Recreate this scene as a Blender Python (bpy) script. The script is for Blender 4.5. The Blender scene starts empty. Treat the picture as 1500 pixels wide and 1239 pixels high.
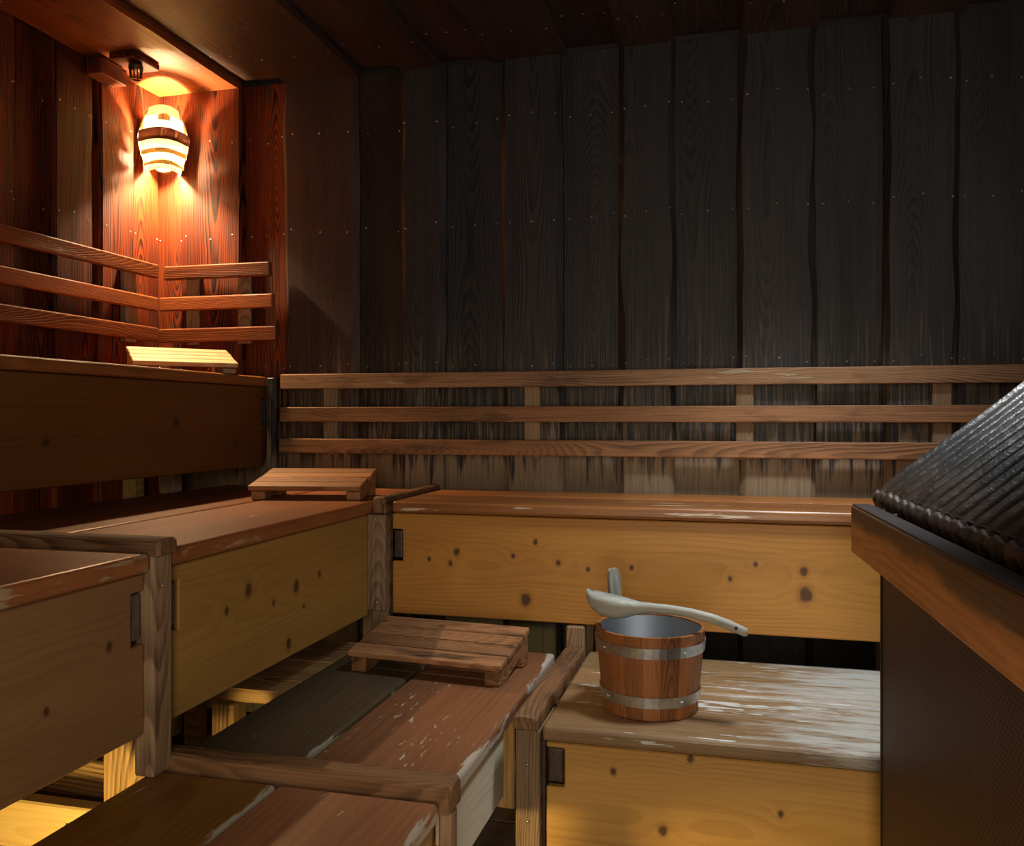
import bpy, bmesh, math, random
from mathutils import Matrix, Vector, noise as mnoise
random.seed(7)
S = bpy.context.scene
COL = S.collection

# ------------------------------------------------------------------ camera
YAW = math.atan2(330, 1275)
cam_d = bpy.data.cameras.new('camera')
cam = bpy.data.objects.new('camera', cam_d); COL.objects.link(cam)
cam.location = (0, 0, 1.15)
cam.rotation_euler = (math.pi / 2, 0, YAW)
cam_d.sensor_fit = 'HORIZONTAL'; cam_d.sensor_width = 36
cam_d.lens = 36 * 1275 / 1500
cam_d.shift_y = -(619.5 - 612) / 1500
cam_d.clip_start = .02
S.camera = cam
# ------------------------------------------------------------------ world, lights, exposure
w = bpy.data.worlds.new('world'); S.world = w; w.use_nodes = True
w.node_tree.nodes['Background'].inputs[0].default_value = (.6, .7, 1, 1)
w.node_tree.nodes['Background'].inputs[1].default_value = .02
S.view_settings.view_transform = 'Standard'; S.view_settings.look = 'None'
S.view_settings.gamma = 1; S.view_settings.use_curve_mapping = False
S.view_settings.exposure = 0.0

def light(name, kind, loc, energy, color, size=.1, rot=(0, 0, 0), **kw):
    d = bpy.data.lights.new(name, kind); d.energy = energy; d.color = color
    if kind == 'AREA':
        d.shape = 'RECTANGLE'; d.size = size[0]; d.size_y = size[1]
    else:
        d.shadow_soft_size = size
    for k, v in kw.items(): setattr(d, k, v)
    o = bpy.data.objects.new(name, d); COL.objects.link(o); o.location = loc; o.rotation_euler = rot
    return o
# added warm fill from behind the camera, set outside the unseen glazed door
light('door_fill', 'AREA', (.05, -.78, 1.1), 32, (1.0, .84, .64), (.66, 1.7), (math.pi / 2, 0, 0))
# cool ceiling downlight above the stove, right of the frame
light('downlight', 'SPOT', (.22, 2.14, 2.415), 150, (.90, .96, 1.0), .16, (.10, 0, 0), spot_size=math.radians(82), spot_blend=.75)
# daylight from the small window high in the right wall
light('window_daylight', 'AREA', (1.70, 1.55, 1.85), 8, (.90, .94, 1.0), (.56, .46), (0, math.pi / 2 - .15, 0))
# warm bulkhead lamp under the low bench
light('under_bench_light', 'POINT', (-.90, .98, .235), 38, (1.0, .72, .24), .05)

# ------------------------------------------------------------------ node helper
class NT:
    def __init__(s, name):
        s.m = bpy.data.materials.new(name); s.m.use_nodes = True
        s.t = s.m.node_tree; s.b = s.t.nodes['Principled BSDF']
    def n(s, typ, **kw):
        o = s.t.nodes.new(typ)
        for k, v in kw.items(): setattr(o, k, v)
        return o
    def put(s, sock, v):
        if isinstance(v, bpy.types.NodeSocket): s.t.links.new(v, sock)
        elif v is not None:
            if isinstance(v, (tuple, list)) and len(v) == 3 and sock.type == 'RGBA': v = (*v, 1)
            sock.default_value = v
    def math(s, op, a, b=None, c=None, clamp=False):
        o = s.n('ShaderNodeMath', operation=op, use_clamp=clamp)
        for i, v in enumerate((a, b, c)):
            if v is not None: s.put(o.inputs[i], v)
        return o.outputs[0]
    def vmul(s, a, v):
        o = s.n('ShaderNodeVectorMath', operation='MULTIPLY'); s.put(o.inputs[0], a); s.put(o.inputs[1], v); return o.outputs[0]
    def vadd(s, a, v):
        o = s.n('ShaderNodeVectorMath', operation='ADD'); s.put(o.inputs[0], a); s.put(o.inputs[1], v); return o.outputs[0]
    def comb(s, x, y, z):
        o = s.n('ShaderNodeCombineXYZ')
        for i, v in enumerate((x, y, z)): s.put(o.inputs[i], v)
        return o.outputs[0]
    def sep(s, v):
        o = s.n('ShaderNodeSeparateXYZ'); s.put(o.inputs[0], v); return o.outputs
    def noise(s, v, detail=2, rough=.5, scale=1):
        o = s.n('ShaderNodeTexNoise'); s.put(o.inputs['Vector'], v)
        o.inputs['Scale'].default_value = scale; o.inputs['Detail'].default_value = detail; o.inputs['Roughness'].default_value = rough
        return o.outputs[0]
    def mix(s, f, a, b, blend='MIX'):
        o = s.n('ShaderNodeMix', data_type='RGBA', blend_type=blend)
        s.put(o.inputs[0], f); s.put(o.inputs[6], a); s.put(o.inputs[7], b); return o.outputs[2]
    def ss(s, v, a, b, lo=0, hi=1):
        o = s.n('ShaderNodeMapRange', interpolation_type='SMOOTHSTEP')
        s.put(o.inputs[0], v); o.inputs[1].default_value = a; o.inputs[2].default_value = b
        o.inputs[3].default_value = lo; o.inputs[4].default_value = hi; return o.outputs[0]
    def bump(s, h, strength, dist=.002):
        o = s.n('ShaderNodeBump'); s.put(o.inputs['Height'], h)
        o.inputs['Strength'].default_value = strength; o.inputs['Distance'].default_value = dist
        s.t.links.new(o.outputs[0], s.b.inputs['Normal'])
    def setp(s, **kw):
        for k, v in kw.items(): s.put(s.b.inputs[k.replace('_', ' ')], v)

def wood(name, dark, lite, freq=70, ring=.55, fib=.45, large=.5, rough=.5, bump=.35, knots=(), flecks=None,
         edge=None, stain=None, streak=0, pith=.05, spec=.4, blotch=None, coarse=130, warp=.05, arch=.4, bleach=None, crack=.35):
    """Board material: grain runs along local X, local Y is the width, local Z the thickness."""
    g = NT(name)
    tc = g.n('ShaderNodeTexCoord').outputs['Object']
    rnd = g.n('ShaderNodeObjectInfo').outputs['Random']
    off = g.comb(g.math('MULTIPLY', rnd, 31.7), g.math('MULTIPLY', rnd, 17.3), g.math('MULTIPLY', rnd, 9.1))
    p = g.vadd(tc, off)
    x, y, z = g.sep(tc)
    px, py, pz = g.sep(p)
    w1 = g.math('SUBTRACT', g.noise(g.vmul(p, (1.3, 4, 4)), 2), .5)
    w2 = g.math('SUBTRACT', g.noise(g.vmul(p, (.55, .01, .01)), 1), .5)
    yy = g.math('ADD', y, g.math('MULTIPLY', g.math('SUBTRACT', rnd, .5), .12))
    yy = g.math('ADD', yy, g.math('MULTIPLY', w1, warp))
    zz = g.math('ADD', g.math('MULTIPLY', w2, arch), pith)
    r = g.math('SQRT', g.math('ADD', g.math('MULTIPLY', yy, yy), g.math('MULTIPLY', zz, zz)))
    r = g.math('ADD', r, g.math('MULTIPLY', g.math('SUBTRACT', g.noise(g.vmul(p, (5, 22, 22)), 1), .5), .008))
    kmask = khal = None
    for kx, ky, kr in knots:
        dx = g.math('DIVIDE', g.math('SUBTRACT', x, kx), kr * 1.0); dy = g.math('DIVIDE', g.math('SUBTRACT', y, ky), kr * 1.25)
        d2 = g.math('ADD', g.math('MULTIPLY', dx, dx), g.math('MULTIPLY', dy, dy))
        d2 = g.math('ADD', d2, g.math('MULTIPLY', g.math('SUBTRACT', g.noise(g.vmul(p, (60, 60, 60)), 1), .5), .8))
        core = g.ss(d2, .35, 1.3, 1, 0)
        ring_ = g.ss(d2, .8, 3.5, .4, 0); khal = ring_ if khal is None else g.math('MAXIMUM', khal, ring_)
        kmask = core if kmask is None else g.math('MAXIMUM', kmask, core)
        dx2 = g.math('MULTIPLY', dx, .25)
        halo = g.math('DIVIDE', .055, g.math('ADD', 1.0, g.math('MULTIPLY', g.math('ADD', g.math('MULTIPLY', dx2, dx2), g.math('MULTIPLY', g.math('MULTIPLY', dy, dy), .12)), 1.0)))
        r = g.math('ADD', r, g.math('MULTIPLY', halo, .22))
    tt = g.math('FRACT', g.math('MULTIPLY', r, freq * 1.9))
    v = g.math('MULTIPLY', g.ss(tt, .15, .88), g.ss(tt, .90, 1.0, 1, 0))
    v = g.math('MULTIPLY', v, g.ss(g.noise(g.vmul(p, (2.2, 16, 16)), 2), .25, .7, .25, 1.15))
    f1 = g.noise(g.vmul(p, (3.5, coarse, coarse)), 3, .65)
    f2 = g.noise(g.vmul(p, (14, 420, 420)), 1)
    lg = g.noise(g.vmul(p, (1.1, 7, 7)), 3)
    a = g.math('MULTIPLY', v, ring)
    a = g.math('ADD', a, g.math('MULTIPLY', g.math('SUBTRACT', f1, .5), fib * 2.2))
    a = g.math('ADD', a, g.math('MULTIPLY', g.math('SUBTRACT', f2, .5), fib * .8))
    a = g.math('ADD', a, g.math('MULTIPLY', g.math('SUBTRACT', lg, .5), large * 2))
    a = g.math('ADD', a, .22, clamp=True)
    c = g.mix(a, lite, dark)
    if crack:                       # drying checks along the grain
        ck = g.ss(g.noise(g.vmul(p, (1.8, 75, 75)), 4, .7), .655, .70)
        c = g.mix(g.math('MULTIPLY', ck, crack), c, tuple(k * .18 for k in dark))
    # slight change of tone from board to board
    hv = g.n('ShaderNodeHueSaturation'); g.put(hv.inputs['Color'], c)
    g.put(hv.inputs['Value'], g.math('MULTIPLY_ADD', rnd, .5, .75)); c = hv.outputs[0]
    rg = rough
    if kmask is not None:
        c = g.mix(khal, c, tuple(k * .75 for k in dark))
        c = g.mix(g.math('MULTIPLY', kmask, .85), c, (.05, .02, .008))
    if streak:
        st = g.ss(g.noise(g.vmul(p, (1.3, 38, 38)), 3, .6), .5, .72)
        c = g.mix(g.math('MULTIPLY', st, streak), c, lite)
    if stain:                       # bare timber where splashing has washed the dark finish off the foot of the boards
        pos = g.sep(g.n('ShaderNodeNewGeometry').outputs['Position'])[2]
        n1 = g.noise(g.vmul(p, (2.5, 30, 30)), 3, .6)
        n2 = g.noise(g.vmul(p, (4, 95, 95)), 2, .6)
        h = g.math('ADD', pos, g.math('MULTIPLY', g.math('SUBTRACT', n1, .5), -.62))
        h = g.math('ADD', h, g.math('MULTIPLY', g.math('SUBTRACT', n2, .5), -.22))
        m1 = g.ss(h, .97, 1.07, .95, 0)
        m2 = g.math('MULTIPLY', g.ss(h, 1.05, 1.52, .55, 0), g.ss(n2, .42, .66))
        m = g.math('MULTIPLY', g.math('MAXIMUM', m1, m2), g.ss(pos, .83, .86))     # only above the bench seats
        bare = g.mix(g.math('MULTIPLY', f1, 1.0), stain, tuple(k * .25 for k in stain))
        c = g.mix(m, c, bare)
    if blotch:                      # dark soot and water marks
        bn = g.ss(g.noise(g.vmul(p, (4, 14, 14)), 3, .6), .52, .68)
        c = g.mix(g.math('MULTIPLY', bn, blotch), c, (.02, .012, .01))
    if flecks:                      # worn varnish: (colour, amount, stretch)
        fc, amt, sx, sy = flecks
        m = g.noise(g.vmul(p, (sx, sy, sy)), 3, .65)
        pt = g.noise(g.vmul(p, (2.2, 5, 5)), 2)
        m = g.math('ADD', m, g.math('MULTIPLY', g.math('SUBTRACT', pt, .5), .55))
        m = g.ss(m, .76 - amt, .80 - amt)
        c = g.mix(g.math('MULTIPLY', m, .8), c, fc)
    if bleach:                      # bare silvered patches, more of them towards one end
        b0, b1, bc = bleach
        m = g.math('ADD', g.ss(x, b0, b1), g.math('MULTIPLY', g.math('SUBTRACT', g.noise(g.vmul(p, (4, 26, 26)), 5, .75), .5), 2.4))
        c = g.mix(g.math('MULTIPLY', g.ss(m, .45, 1.1), .8), c, bc)
    if edge:                        # (sign*y limit, colour): paint worn off along one long edge
        sg, lim, ec, ew = edge[:4]; sf = edge[4] if len(edge) > 4 else .003
        e = g.math('ADD', g.math('MULTIPLY', y, sg), g.math('MULTIPLY', g.math('SUBTRACT', g.noise(g.vmul(p, (9, 45, 45)), 3, .7), .5), ew))
        e = g.math('ADD', e, g.math('MULTIPLY', g.math('SUBTRACT', g.noise(g.vmul(p, (3.5, 3, 3)), 2), .62), .07))
        e = g.ss(e, lim - sf, lim + sf)
        c = g.mix(g.math('MULTIPLY', e, .85), c, ec)
    g.setp(Base_Color=c, Roughness=g.math('MULTIPLY_ADD', f1, .25, rough - .1))
    g.b.inputs['Specular IOR Level'].default_value = spec
    hgt = g.math('SUBTRACT', g.math('MULTIPLY', f1, .8), g.math('MULTIPLY', v, .35))
    if bump: g.bump(hgt, bump)
    return g.m

def plain(name, col, rough=.5, metal=0, vary=.2, scale=40, bump=0, spec=.5):
    g = NT(name)
    n = g.noise(g.n('ShaderNodeTexCoord').outputs['Object'], 3, .6, scale)
    c = g.mix(g.ss(n, .3, .7), tuple(k * (1 - vary) for k in col), tuple(min(1, k * (1 + vary)) for k in col))
    g.setp(Base_Color=c, Roughness=rough, Metallic=metal); g.b.inputs['Specular IOR Level'].default_value = spec
    if bump: g.bump(n, bump)
    return g.m

# ------------------------------------------------------------------ materials
TAN = (.40, .26, .14)
M = {}
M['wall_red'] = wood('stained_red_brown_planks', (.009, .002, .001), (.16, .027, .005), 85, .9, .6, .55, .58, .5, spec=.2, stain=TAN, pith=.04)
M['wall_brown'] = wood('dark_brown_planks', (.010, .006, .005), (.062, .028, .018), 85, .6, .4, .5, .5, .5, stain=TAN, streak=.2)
M['wall_red_side'] = wood('side_red_brown_planks', (.009, .002, .001), (.16, .027, .005), 85, .9, .6, .55, .58, .5, spec=.2, pith=.04)
M['wall_brown_side'] = wood('side_dark_brown_planks', (.010, .006, .005), (.062, .028, .018), 85, .6, .4, .5, .5, .5, streak=.2)
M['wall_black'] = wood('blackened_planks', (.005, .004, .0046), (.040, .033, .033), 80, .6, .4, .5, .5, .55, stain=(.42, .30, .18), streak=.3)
M['ceil_orange'] = wood('orange_ceiling_plank', (.07, .014, .0035), (.27, .070, .014), 60, .45, .5, .4, .42, .3)
M['ceil_dark'] = wood('dark_ceiling_planks', (.010, .006, .006), (.060, .032, .026), 70, .5, .5, .5, .5, .5)
M['rail'] = wood('backrest_rail_brown', (.07, .030, .013), (.36, .165, .065), 110, .5, .5, .55, .5, .45, blotch=.45)
M['rail_grey'] = wood('backrest_rail_worn', (.08, .040, .020), (.38, .20, .095), 110, .5, .55, .5, .5, .45, blotch=.35, flecks=((.46, .40, .27), .06, 5, 70))
M['rail_red'] = wood('backrest_rail_red_brown', (.08, .018, .005), (.30, .080, .020), 110, .55, .5, .4, .42, .45)
M['batten'] = wood('backrest_batten', (.09, .05, .025), (.34, .21, .11), 90, .4, .4, .4, .6, .3)
M['seat_red'] = wood('varnished_red_brown_seat', (.13, .035, .010), (.36, .125, .040), 45, .3, .35, .5, .36, .25, flecks=((.55, .40, .28), .03, 10, 60), edge=(-1, .174, (.42, .31, .18), .05), spec=.5)
M['seat_red2'] = wood('varnished_red_brown_rear_seat', (.11, .03, .010), (.30, .10, .035), 45, .3, .35, .5, .36, .25, flecks=((.5, .36, .25), .02, 10, 60), spec=.5)
M['seat_back'] = wood('varnished_orange_seat', (.16, .045, .010), (.46, .18, .05), 50, .35, .4, .5, .33, .3, flecks=((.72, .62, .46), .07, 5, 55), spec=.55)
M['seat_top'] = wood('upper_bench_seat', (.12, .035, .008), (.34, .12, .03), 50, .35, .4, .5, .4, .3)
M['seat_olive'] = wood('olive_brown_seat', (.055, .040, .020), (.13, .098, .052), 35, .25, .35, .45, .36, .25, flecks=((.40, .40, .33), .075, 22, 100), edge=(-1, .121, (.40, .38, .28), .06), spec=.5)
M['seat_low'] = wood('worn_red_brown_seat', (.16, .058, .022), (.34, .145, .065), 35, .25, .35, .5, .38, .25, flecks=((.62, .52, .40), .065, 20, 90), edge=(-1, .149, (.58, .51, .40), .05), spec=.5)
M['seat_amber'] = wood('amber_brown_seat', (.15, .055, .010), (.30, .135, .025), 35, .3, .4, .5, .36, .25, flecks=((.5, .45, .33), .0, 10, 60), edge=(-1, .125, (.46, .42, .32), .05), spec=.5)
M['seat_bucket'] = wood('bleached_bucket_bench_seat', (.14, .07, .028), (.36, .22, .10), 45, .35, .4, .5, .4, .3, flecks=((.66, .68, .64), .10, 7, 60), spec=.5, bleach=(-.95, -.10, (.47, .48, .44)))
M['post'] = wood('weathered_post', (.10, .055, .028), (.36, .23, .13), 120, .5, .6, .5, .65, .6)
M['strip'] = wood('weathered_cover_strip', (.05, .022, .010), (.30, .15, .065), 110, .5, .6, .6, .6, .7, blotch=.6)
M['headrest'] = wood('headrest_slat', (.09, .035, .014), (.36, .175, .075), 100, .5, .6, .6, .6, .6, blotch=.85)
M['headrest_pale'] = wood('pale_headrest_slat', (.20, .10, .04), (.58, .36, .16), 90, .45, .5, .4, .55, .4)
M['headrest_mid'] = wood('warm_headrest_slat', (.16, .06, .022), (.46, .215, .085), 90, .45, .5, .4, .55, .4)
M['frame_timber'] = wood('rough_support_timber', (.10, .05, .018), (.50, .30, .11), 60, .75, .5, .4, .65, .8)
M['pale_board'] = wood('pale_yellow_support_board', (.40, .24, .07), (.66, .46, .17), 40, .3, .25, .4, .6, .2)
M['tan_pale'] = wood('cream_painted_panel', (.44, .38, .26), (.60, .55, .42), 40, .2, .3, .4, .55, .2)
M['guard_rail'] = wood('guard_rail_wood', (.30, .105, .018), (.62, .26, .060), 40, .35, .35, .4, .42, .2, spec=.4, crack=.1, edge=(1, .006, (.008, .005, .005), .03, .014))
M['latch'] = plain('dark_latch_block', (.055, .032, .022), .5, 0, .3, 60, .2)
M['latch_grey'] = plain('grey_latch_block', (.10, .085, .075), .45, 0, .3, 60, .2)
M['steel'] = plain('brushed_steel_hoop', (.55, .56, .57), .34, 1, .12, 90)
M['nail'] = plain('steel_nail_heads', (.62, .60, .57), .35, 1, .1)
M['silver_wood'] = wood('silvered_wood', (.17, .165, .135), (.42, .42, .36), 60, .3, .35, .6, .58, .2, spec=.35, flecks=((.30, .23, .14), .10, 9, 22))
M['liner'] = plain('grey_plastic_liner', (.042, .044, .047), .5, 0, .08)
M['stave'] = wood('larch_stave', (.10, .032, .011), (.40, .15, .048), 150, .45, .4, .55, .42, .2)
M['tile_dark'] = plain('dark_floor_tile', (.045, .028, .020), .5, 0, .35, 25, .1)
M['tile_white'] = plain('white_plinth_tile', (.66, .64, .58), .3, 0, .06, 20)
M['grout'] = plain('grey_grout', (.30, .27, .23), .8, 0, .15)
M['dark_metal'] = plain('dark_metal', (.020, .018, .018), .4, .6, .3)
M['rust'] = plain('sooty_rust_lip', (.045, .027, .018), .55, .2, .7, 70, .6)
M['band_brown'] = plain('brown_lamp_band', (.13, .05, .022), .5, 0, .15)
M['brass_dark'] = plain('bronze_cage', (.12, .06, .025), .4, .6, .2)
def pine(name, knots, dark=(.28, .098, .013), lite=(.60, .275, .052), **kw):
    return wood(name, dark, lite, 62, .20, .20, .50, .44, .12, knots=knots, pith=.12, warp=.022, arch=.10, crack=.12, **kw)

def mesh_guard():
    g = NT('perforated_brown_guard_mesh')
    x, y, z = g.sep(g.n('ShaderNodeTexCoord').outputs['Object'])
    row = g.math('FLOOR', g.math('MULTIPLY', y, 1 / .007))
    sh = g.math('MULTIPLY', g.math('MODULO', row, 2), .5)
    fx = g.math('SUBTRACT', g.math('FRACT', g.math('ADD', g.math('MULTIPLY', x, 1 / .011), sh)), .5)
    fy = g.math('SUBTRACT', g.math('FRACT', g.math('MULTIPLY', y, 1 / .007)), .5)
    d = g.math('ADD', g.math('MULTIPLY', fx, fx), g.math('MULTIPLY', fy, fy))
    m = g.ss(d, .07, .13)
    st = g.noise(g.comb(g.math('MULTIPLY', x, 26), g.math('MULTIPLY', y, 1.5), 0.0), 3, .6)
    c = g.mix(st, (.040, .014, .007), (.125, .045, .020))
    c = g.mix(m, (.006, .003, .002), c)
    g.setp(Base_Color=c, Roughness=.5, Metallic=.2); g.bump(m, .6, .002)
    return g.m
M['mesh'] = mesh_guard()

def hood_mat():
    g = NT('soot_dark_corrugated_metal')
    tc = g.n('ShaderNodeTexCoord').outputs['Object']
    x, y, z = g.sep(tc)
    n = g.noise(g.vmul(tc, (12, 30, 30)), 4, .65)
    s = g.noise(g.vmul(tc, (70, 70, 70)), 3, .7)
    rust = g.ss(g.math('ADD', x, g.math('MULTIPLY', g.math('SUBTRACT', n, .5), -.25)), .02, .16, .9, 0)
    c = g.mix(n, (.035, .032, .030), (.15, .14, .13))
    c = g.mix(rust, c, g.mix(s, (.018, .010, .007), (.14, .075, .040)))
    g.setp(Base_Color=c, Roughness=g.math('MULTIPLY_ADD', rust, .2, .30), Metallic=.55)
    g.bump(g.math('ADD', g.math('MULTIPLY', s, .6), g.math('MULTIPLY', n, .4)), .5, .004)
    return g.m
M['hood'] = hood_mat()

def charred():
    g = NT('charred_rail_top')
    tc = g.n('ShaderNodeTexCoord').outputs['Object']
    n = g.noise(g.vmul(tc, (4, 60, 60)), 3, .6)
    c = g.mix(n, (.006, .005, .006), (.045, .030, .026))
    g.setp(Base_Color=c, Roughness=.45); g.bump(n, .4)
    return g.m
M['char'] = charred()

def emis(name, col, st):
    g = NT(name); g.setp(Base_Color=(.8, .7, .5), Emission_Color=col, Emission_Strength=st); return g.m
def veneer():
    g = NT('cream_lamp_veneer')
    tr = g.n('ShaderNodeBsdfTranslucent'); tr.inputs[0].default_value = (.95, .78, .45, 1)
    df = g.n('ShaderNodeBsdfDiffuse'); df.inputs[0].default_value = (.66, .54, .32, 1)
    mx = g.n('ShaderNodeMixShader'); mx.inputs[0].default_value = .05
    g.t.links.new(df.outputs[0], mx.inputs[1]); g.t.links.new(tr.outputs[0], mx.inputs[2])
    g.t.links.new(mx.outputs[0], g.t.nodes['Material Output'].inputs[0]); return g.m
M['veneer'] = veneer()
M['bulb'] = emis('lit_bulb', (1, .68, .36), 4400)
M['lens'] = emis('lit_lens', (.9, .95, 1), 6)
M['lens_warm'] = emis('lit_warm_lens', (1, .65, .2), 6)
def glass():
    g = NT('door_glass')
    tr = g.n('ShaderNodeBsdfTransparent'); gl = g.n('ShaderNodeBsdfGlossy'); gl.inputs['Roughness'].default_value = .05
    mx = g.n('ShaderNodeMixShader'); mx.inputs[0].default_value = .06
    g.t.links.new(tr.outputs[0], mx.inputs[1]); g.t.links.new(gl.outputs[0], mx.inputs[2])
    g.t.links.new(mx.outputs[0], g.t.nodes['Material Output'].inputs[0]); return g.m
M['glass'] = glass()

# ------------------------------------------------------------------ geometry helpers
WM = {}
def frame(o, ex, ey):
    """World matrix with local X = ex, Y = ey, Z = ex x ey, origin o."""
    ex = Vector(ex).normalized(); ez = ex.cross(Vector(ey)).normalized(); ey = ez.cross(ex)
    m = Matrix((ex, ey, ez)).transposed().to_4x4(); m.translation = Vector(o); return m
def link(name, me, mat=None, parent=None, mw=None):
    if mat is not None and not me.materials: me.materials.append(M[mat] if isinstance(mat, str) else mat)
    o = bpy.data.objects.new(name, me); COL.objects.link(o)
    mw = mw or Matrix()
    if parent is not None:
        o.parent = parent; o.matrix_basis = WM[parent.name].inverted() @ mw
    else: o.matrix_basis = mw
    WM[o.name] = mw.copy(); return o
def thing(name, loc, label, cat, group=None):
    o = bpy.data.objects.new(name, None); COL.objects.link(o); o.location = loc; o.empty_display_size = .05
    WM[o.name] = Matrix.Translation(loc); return tag(o, label, cat, group)
def tag(o, label, cat, group=None):
    o['label'] = label; o['category'] = cat
    if group: o['group'] = group
    return o
def struct(o, label, cat):
    o['kind'] = 'structure'; o['label'] = label; o['category'] = cat; return o
def fin(bm, name, smooth=False):
    bmesh.ops.recalc_face_normals(bm, faces=bm.faces)
    me = bpy.data.meshes.new(name); bm.to_mesh(me); bm.free()
    if smooth:
        for p in me.polygons: p.use_smooth = True
    return me
def box_me(L, W, T, bev=.003, seg=1, name='board'):
    bm = bmesh.new(); bmesh.ops.create_cube(bm, size=1)
    bmesh.ops.scale(bm, vec=(L, W, T), verts=bm.verts)
    if bev: bmesh.ops.bevel(bm, geom=bm.edges[:], offset=bev, segments=seg, affect='EDGES', profile=.5)
    return fin(bm, name)
def boxw(name, a, b, mat, parent=None, length='x', bev=.003, seg=1, width=None):
    """Axis-aligned board between two world corners; grain along `length`."""
    a = Vector(a); b = Vector(b); c = (a + b) / 2; d = Vector([abs(q) for q in (b - a)])
    ax = 'xyz'.index(length); oth = [i for i in range(3) if i != ax]
    if width is None: wi = max(oth, key=lambda i: d[i])
    else: wi = 'xyz'.index(width)
    ex = Vector((0, 0, 0)); ex[ax] = 1; ey = Vector((0, 0, 0)); ey[wi] = 1
    ti = [i for i in oth if i != wi][0]
    return link(name, box_me(d[ax], d[wi], d[ti], bev, seg, name), mat, parent, frame(c, ex, ey))
def poly_me(pts, T, bev=.003, name='panel'):
    """Outline in local XY, extruded to thickness T centred on Z."""
    bm = bmesh.new()
    f = bm.faces.new([bm.verts.new((x, y, -T / 2)) for x, y in pts])
    r = bmesh.ops.extrude_face_region(bm, geom=[f])
    bmesh.ops.translate(bm, vec=(0, 0, T), verts=[v for v in r['geom'] if isinstance(v, bmesh.types.BMVert)])
    if bev: bmesh.ops.bevel(bm, geom=bm.edges[:], offset=bev, segments=1, affect='EDGES')
    return fin(bm, name)
def round_strip_me(L, W, H, name='cover_strip', wob=.002):
    """Bar with a rounded top, worn unevenly along its length; local X length, Z up."""
    bm = bmesh.new(); prof = [(-W / 2, -H / 2)]
    for i in range(9):
        t = math.pi * (1 - i / 8)
        cx, sx = math.cos(t), math.sin(t)
        prof.append((W / 2 * math.copysign(abs(cx) ** .55, cx), -H * .05 + H * .55 * abs(sx) ** .55))
    prof.append((W / 2, -H / 2))
    n = max(4, int(L / .05)); rings = []
    xs = [-L / 2, -L / 2 + .006] + [-L / 2 + L * i / n for i in range(1, n)] + [L / 2 - .006, L / 2]
    for j, x in enumerate(xs):
        k = .82 if j in (0, len(xs) - 1) else 1
        o = mnoise.noise(Vector((x * 6, L * 9, 0))) * wob
        rings.append([bm.verts.new((x, (y * k) + o * .6, z * k + (o if z > 0 else 0))) for y, z in prof])
    for a, b in zip(rings, rings[1:]):
        for i in range(len(prof)): bm.faces.new((a[i], a[(i + 1) % len(prof)], b[(i + 1) % len(prof)], b[i]))
    bm.faces.new(rings[0]); bm.faces.new(rings[-1][::-1])
    return fin(bm, name)
def plank_me(L, W, T, seed, amp=.008, wane=.014, n=36, wl=1, wr=1, name='plank'):
    """Live-edge plank: local X length, front face at +Z; edges wander and slope like a waney edge."""
    bm = bmesh.new(); rings = []
    for i in range(n + 1):
        x = -L / 2 + L * i / n
        def wv(s): return (mnoise.noise(Vector((x * 1.6, seed * 7.3 + s, 0))) * amp + mnoise.noise(Vector((x * 5, seed * 3.1 + s, 5))) * amp * .45)
        l = -W / 2 + wv(0) * wl; r = W / 2 + wv(40) * wr
        wl_ = wane * (1 + mnoise.noise(Vector((x * 3, seed + 3, 9)))) * wl; wr_ = wane * (1 + mnoise.noise(Vector((x * 3, seed + 8, 2)))) * wr
        rings.append([bm.verts.new(q) for q in ((x, l, -T / 2), (x, l, T * .05), (x, l + wl_, T / 2), (x, r - wr_, T / 2), (x, r, T * .05), (x, r, -T / 2))])
    for a, b in zip(rings, rings[1:]):
        for i in range(6): bm.faces.new((a[i], b[i], b[(i + 1) % 6], a[(i + 1) % 6]))
    bm.faces.new(rings[0]); bm.faces.new(rings[-1][::-1])
    return fin(bm, name)
def lathe_me(prof, n=32, name='lathe', smooth=True, a0=0, a1=2 * math.pi):
    bm = bmesh.new(); full = abs(a1 - a0 - 2 * math.pi) < 1e-6; k = n if full else n + 1; R = []
    for r, z in prof:
        R.append([bm.verts.new((r * math.cos(a0 + (a1 - a0) * i / n), r * math.sin(a0 + (a1 - a0) * i / n), z)) for i in range(k)])
    for a, b in zip(R, R[1:]):
        for i in range(n): bm.faces.new((a[i], a[(i + 1) % k], b[(i + 1) % k], b[i]))
    bmesh.ops.remove_doubles(bm, verts=bm.verts, dist=1e-6)
    return fin(bm, name, smooth)
def tube_bm(bm, p, q, r, n=6):
    p = Vector(p); q = Vector(q); d = (q - p).normalized(); u = d.orthogonal().normalized(); v = d.cross(u)
    A = [bm.verts.new(p + r * (u * math.cos(t) + v * math.sin(t))) for t in [2 * math.pi * i / n for i in range(n)]]
    B = [bm.verts.new(q + r * (u * math.cos(t) + v * math.sin(t))) for t in [2 * math.pi * i / n for i in range(n)]]
    for i in range(n): bm.faces.new((A[i], A[(i + 1) % n], B[(i + 1) % n], B[i]))
    bm.faces.new(A[::-1]); bm.faces.new(B)
def dots_me(pts, r, name):
    bm = bmesh.new()
    for p in pts:
        m = Matrix.Translation(p) @ Matrix.Diagonal((1, 1, .5, 1))
        bmesh.ops.create_icosphere(bm, subdivisions=1, radius=r, matrix=m)
    return fin(bm, name, True)

# ================================================================== the room
XL, XR, YB, YF, ZC = -2.30, 1.60, 3.09, -.62, 2.485
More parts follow.
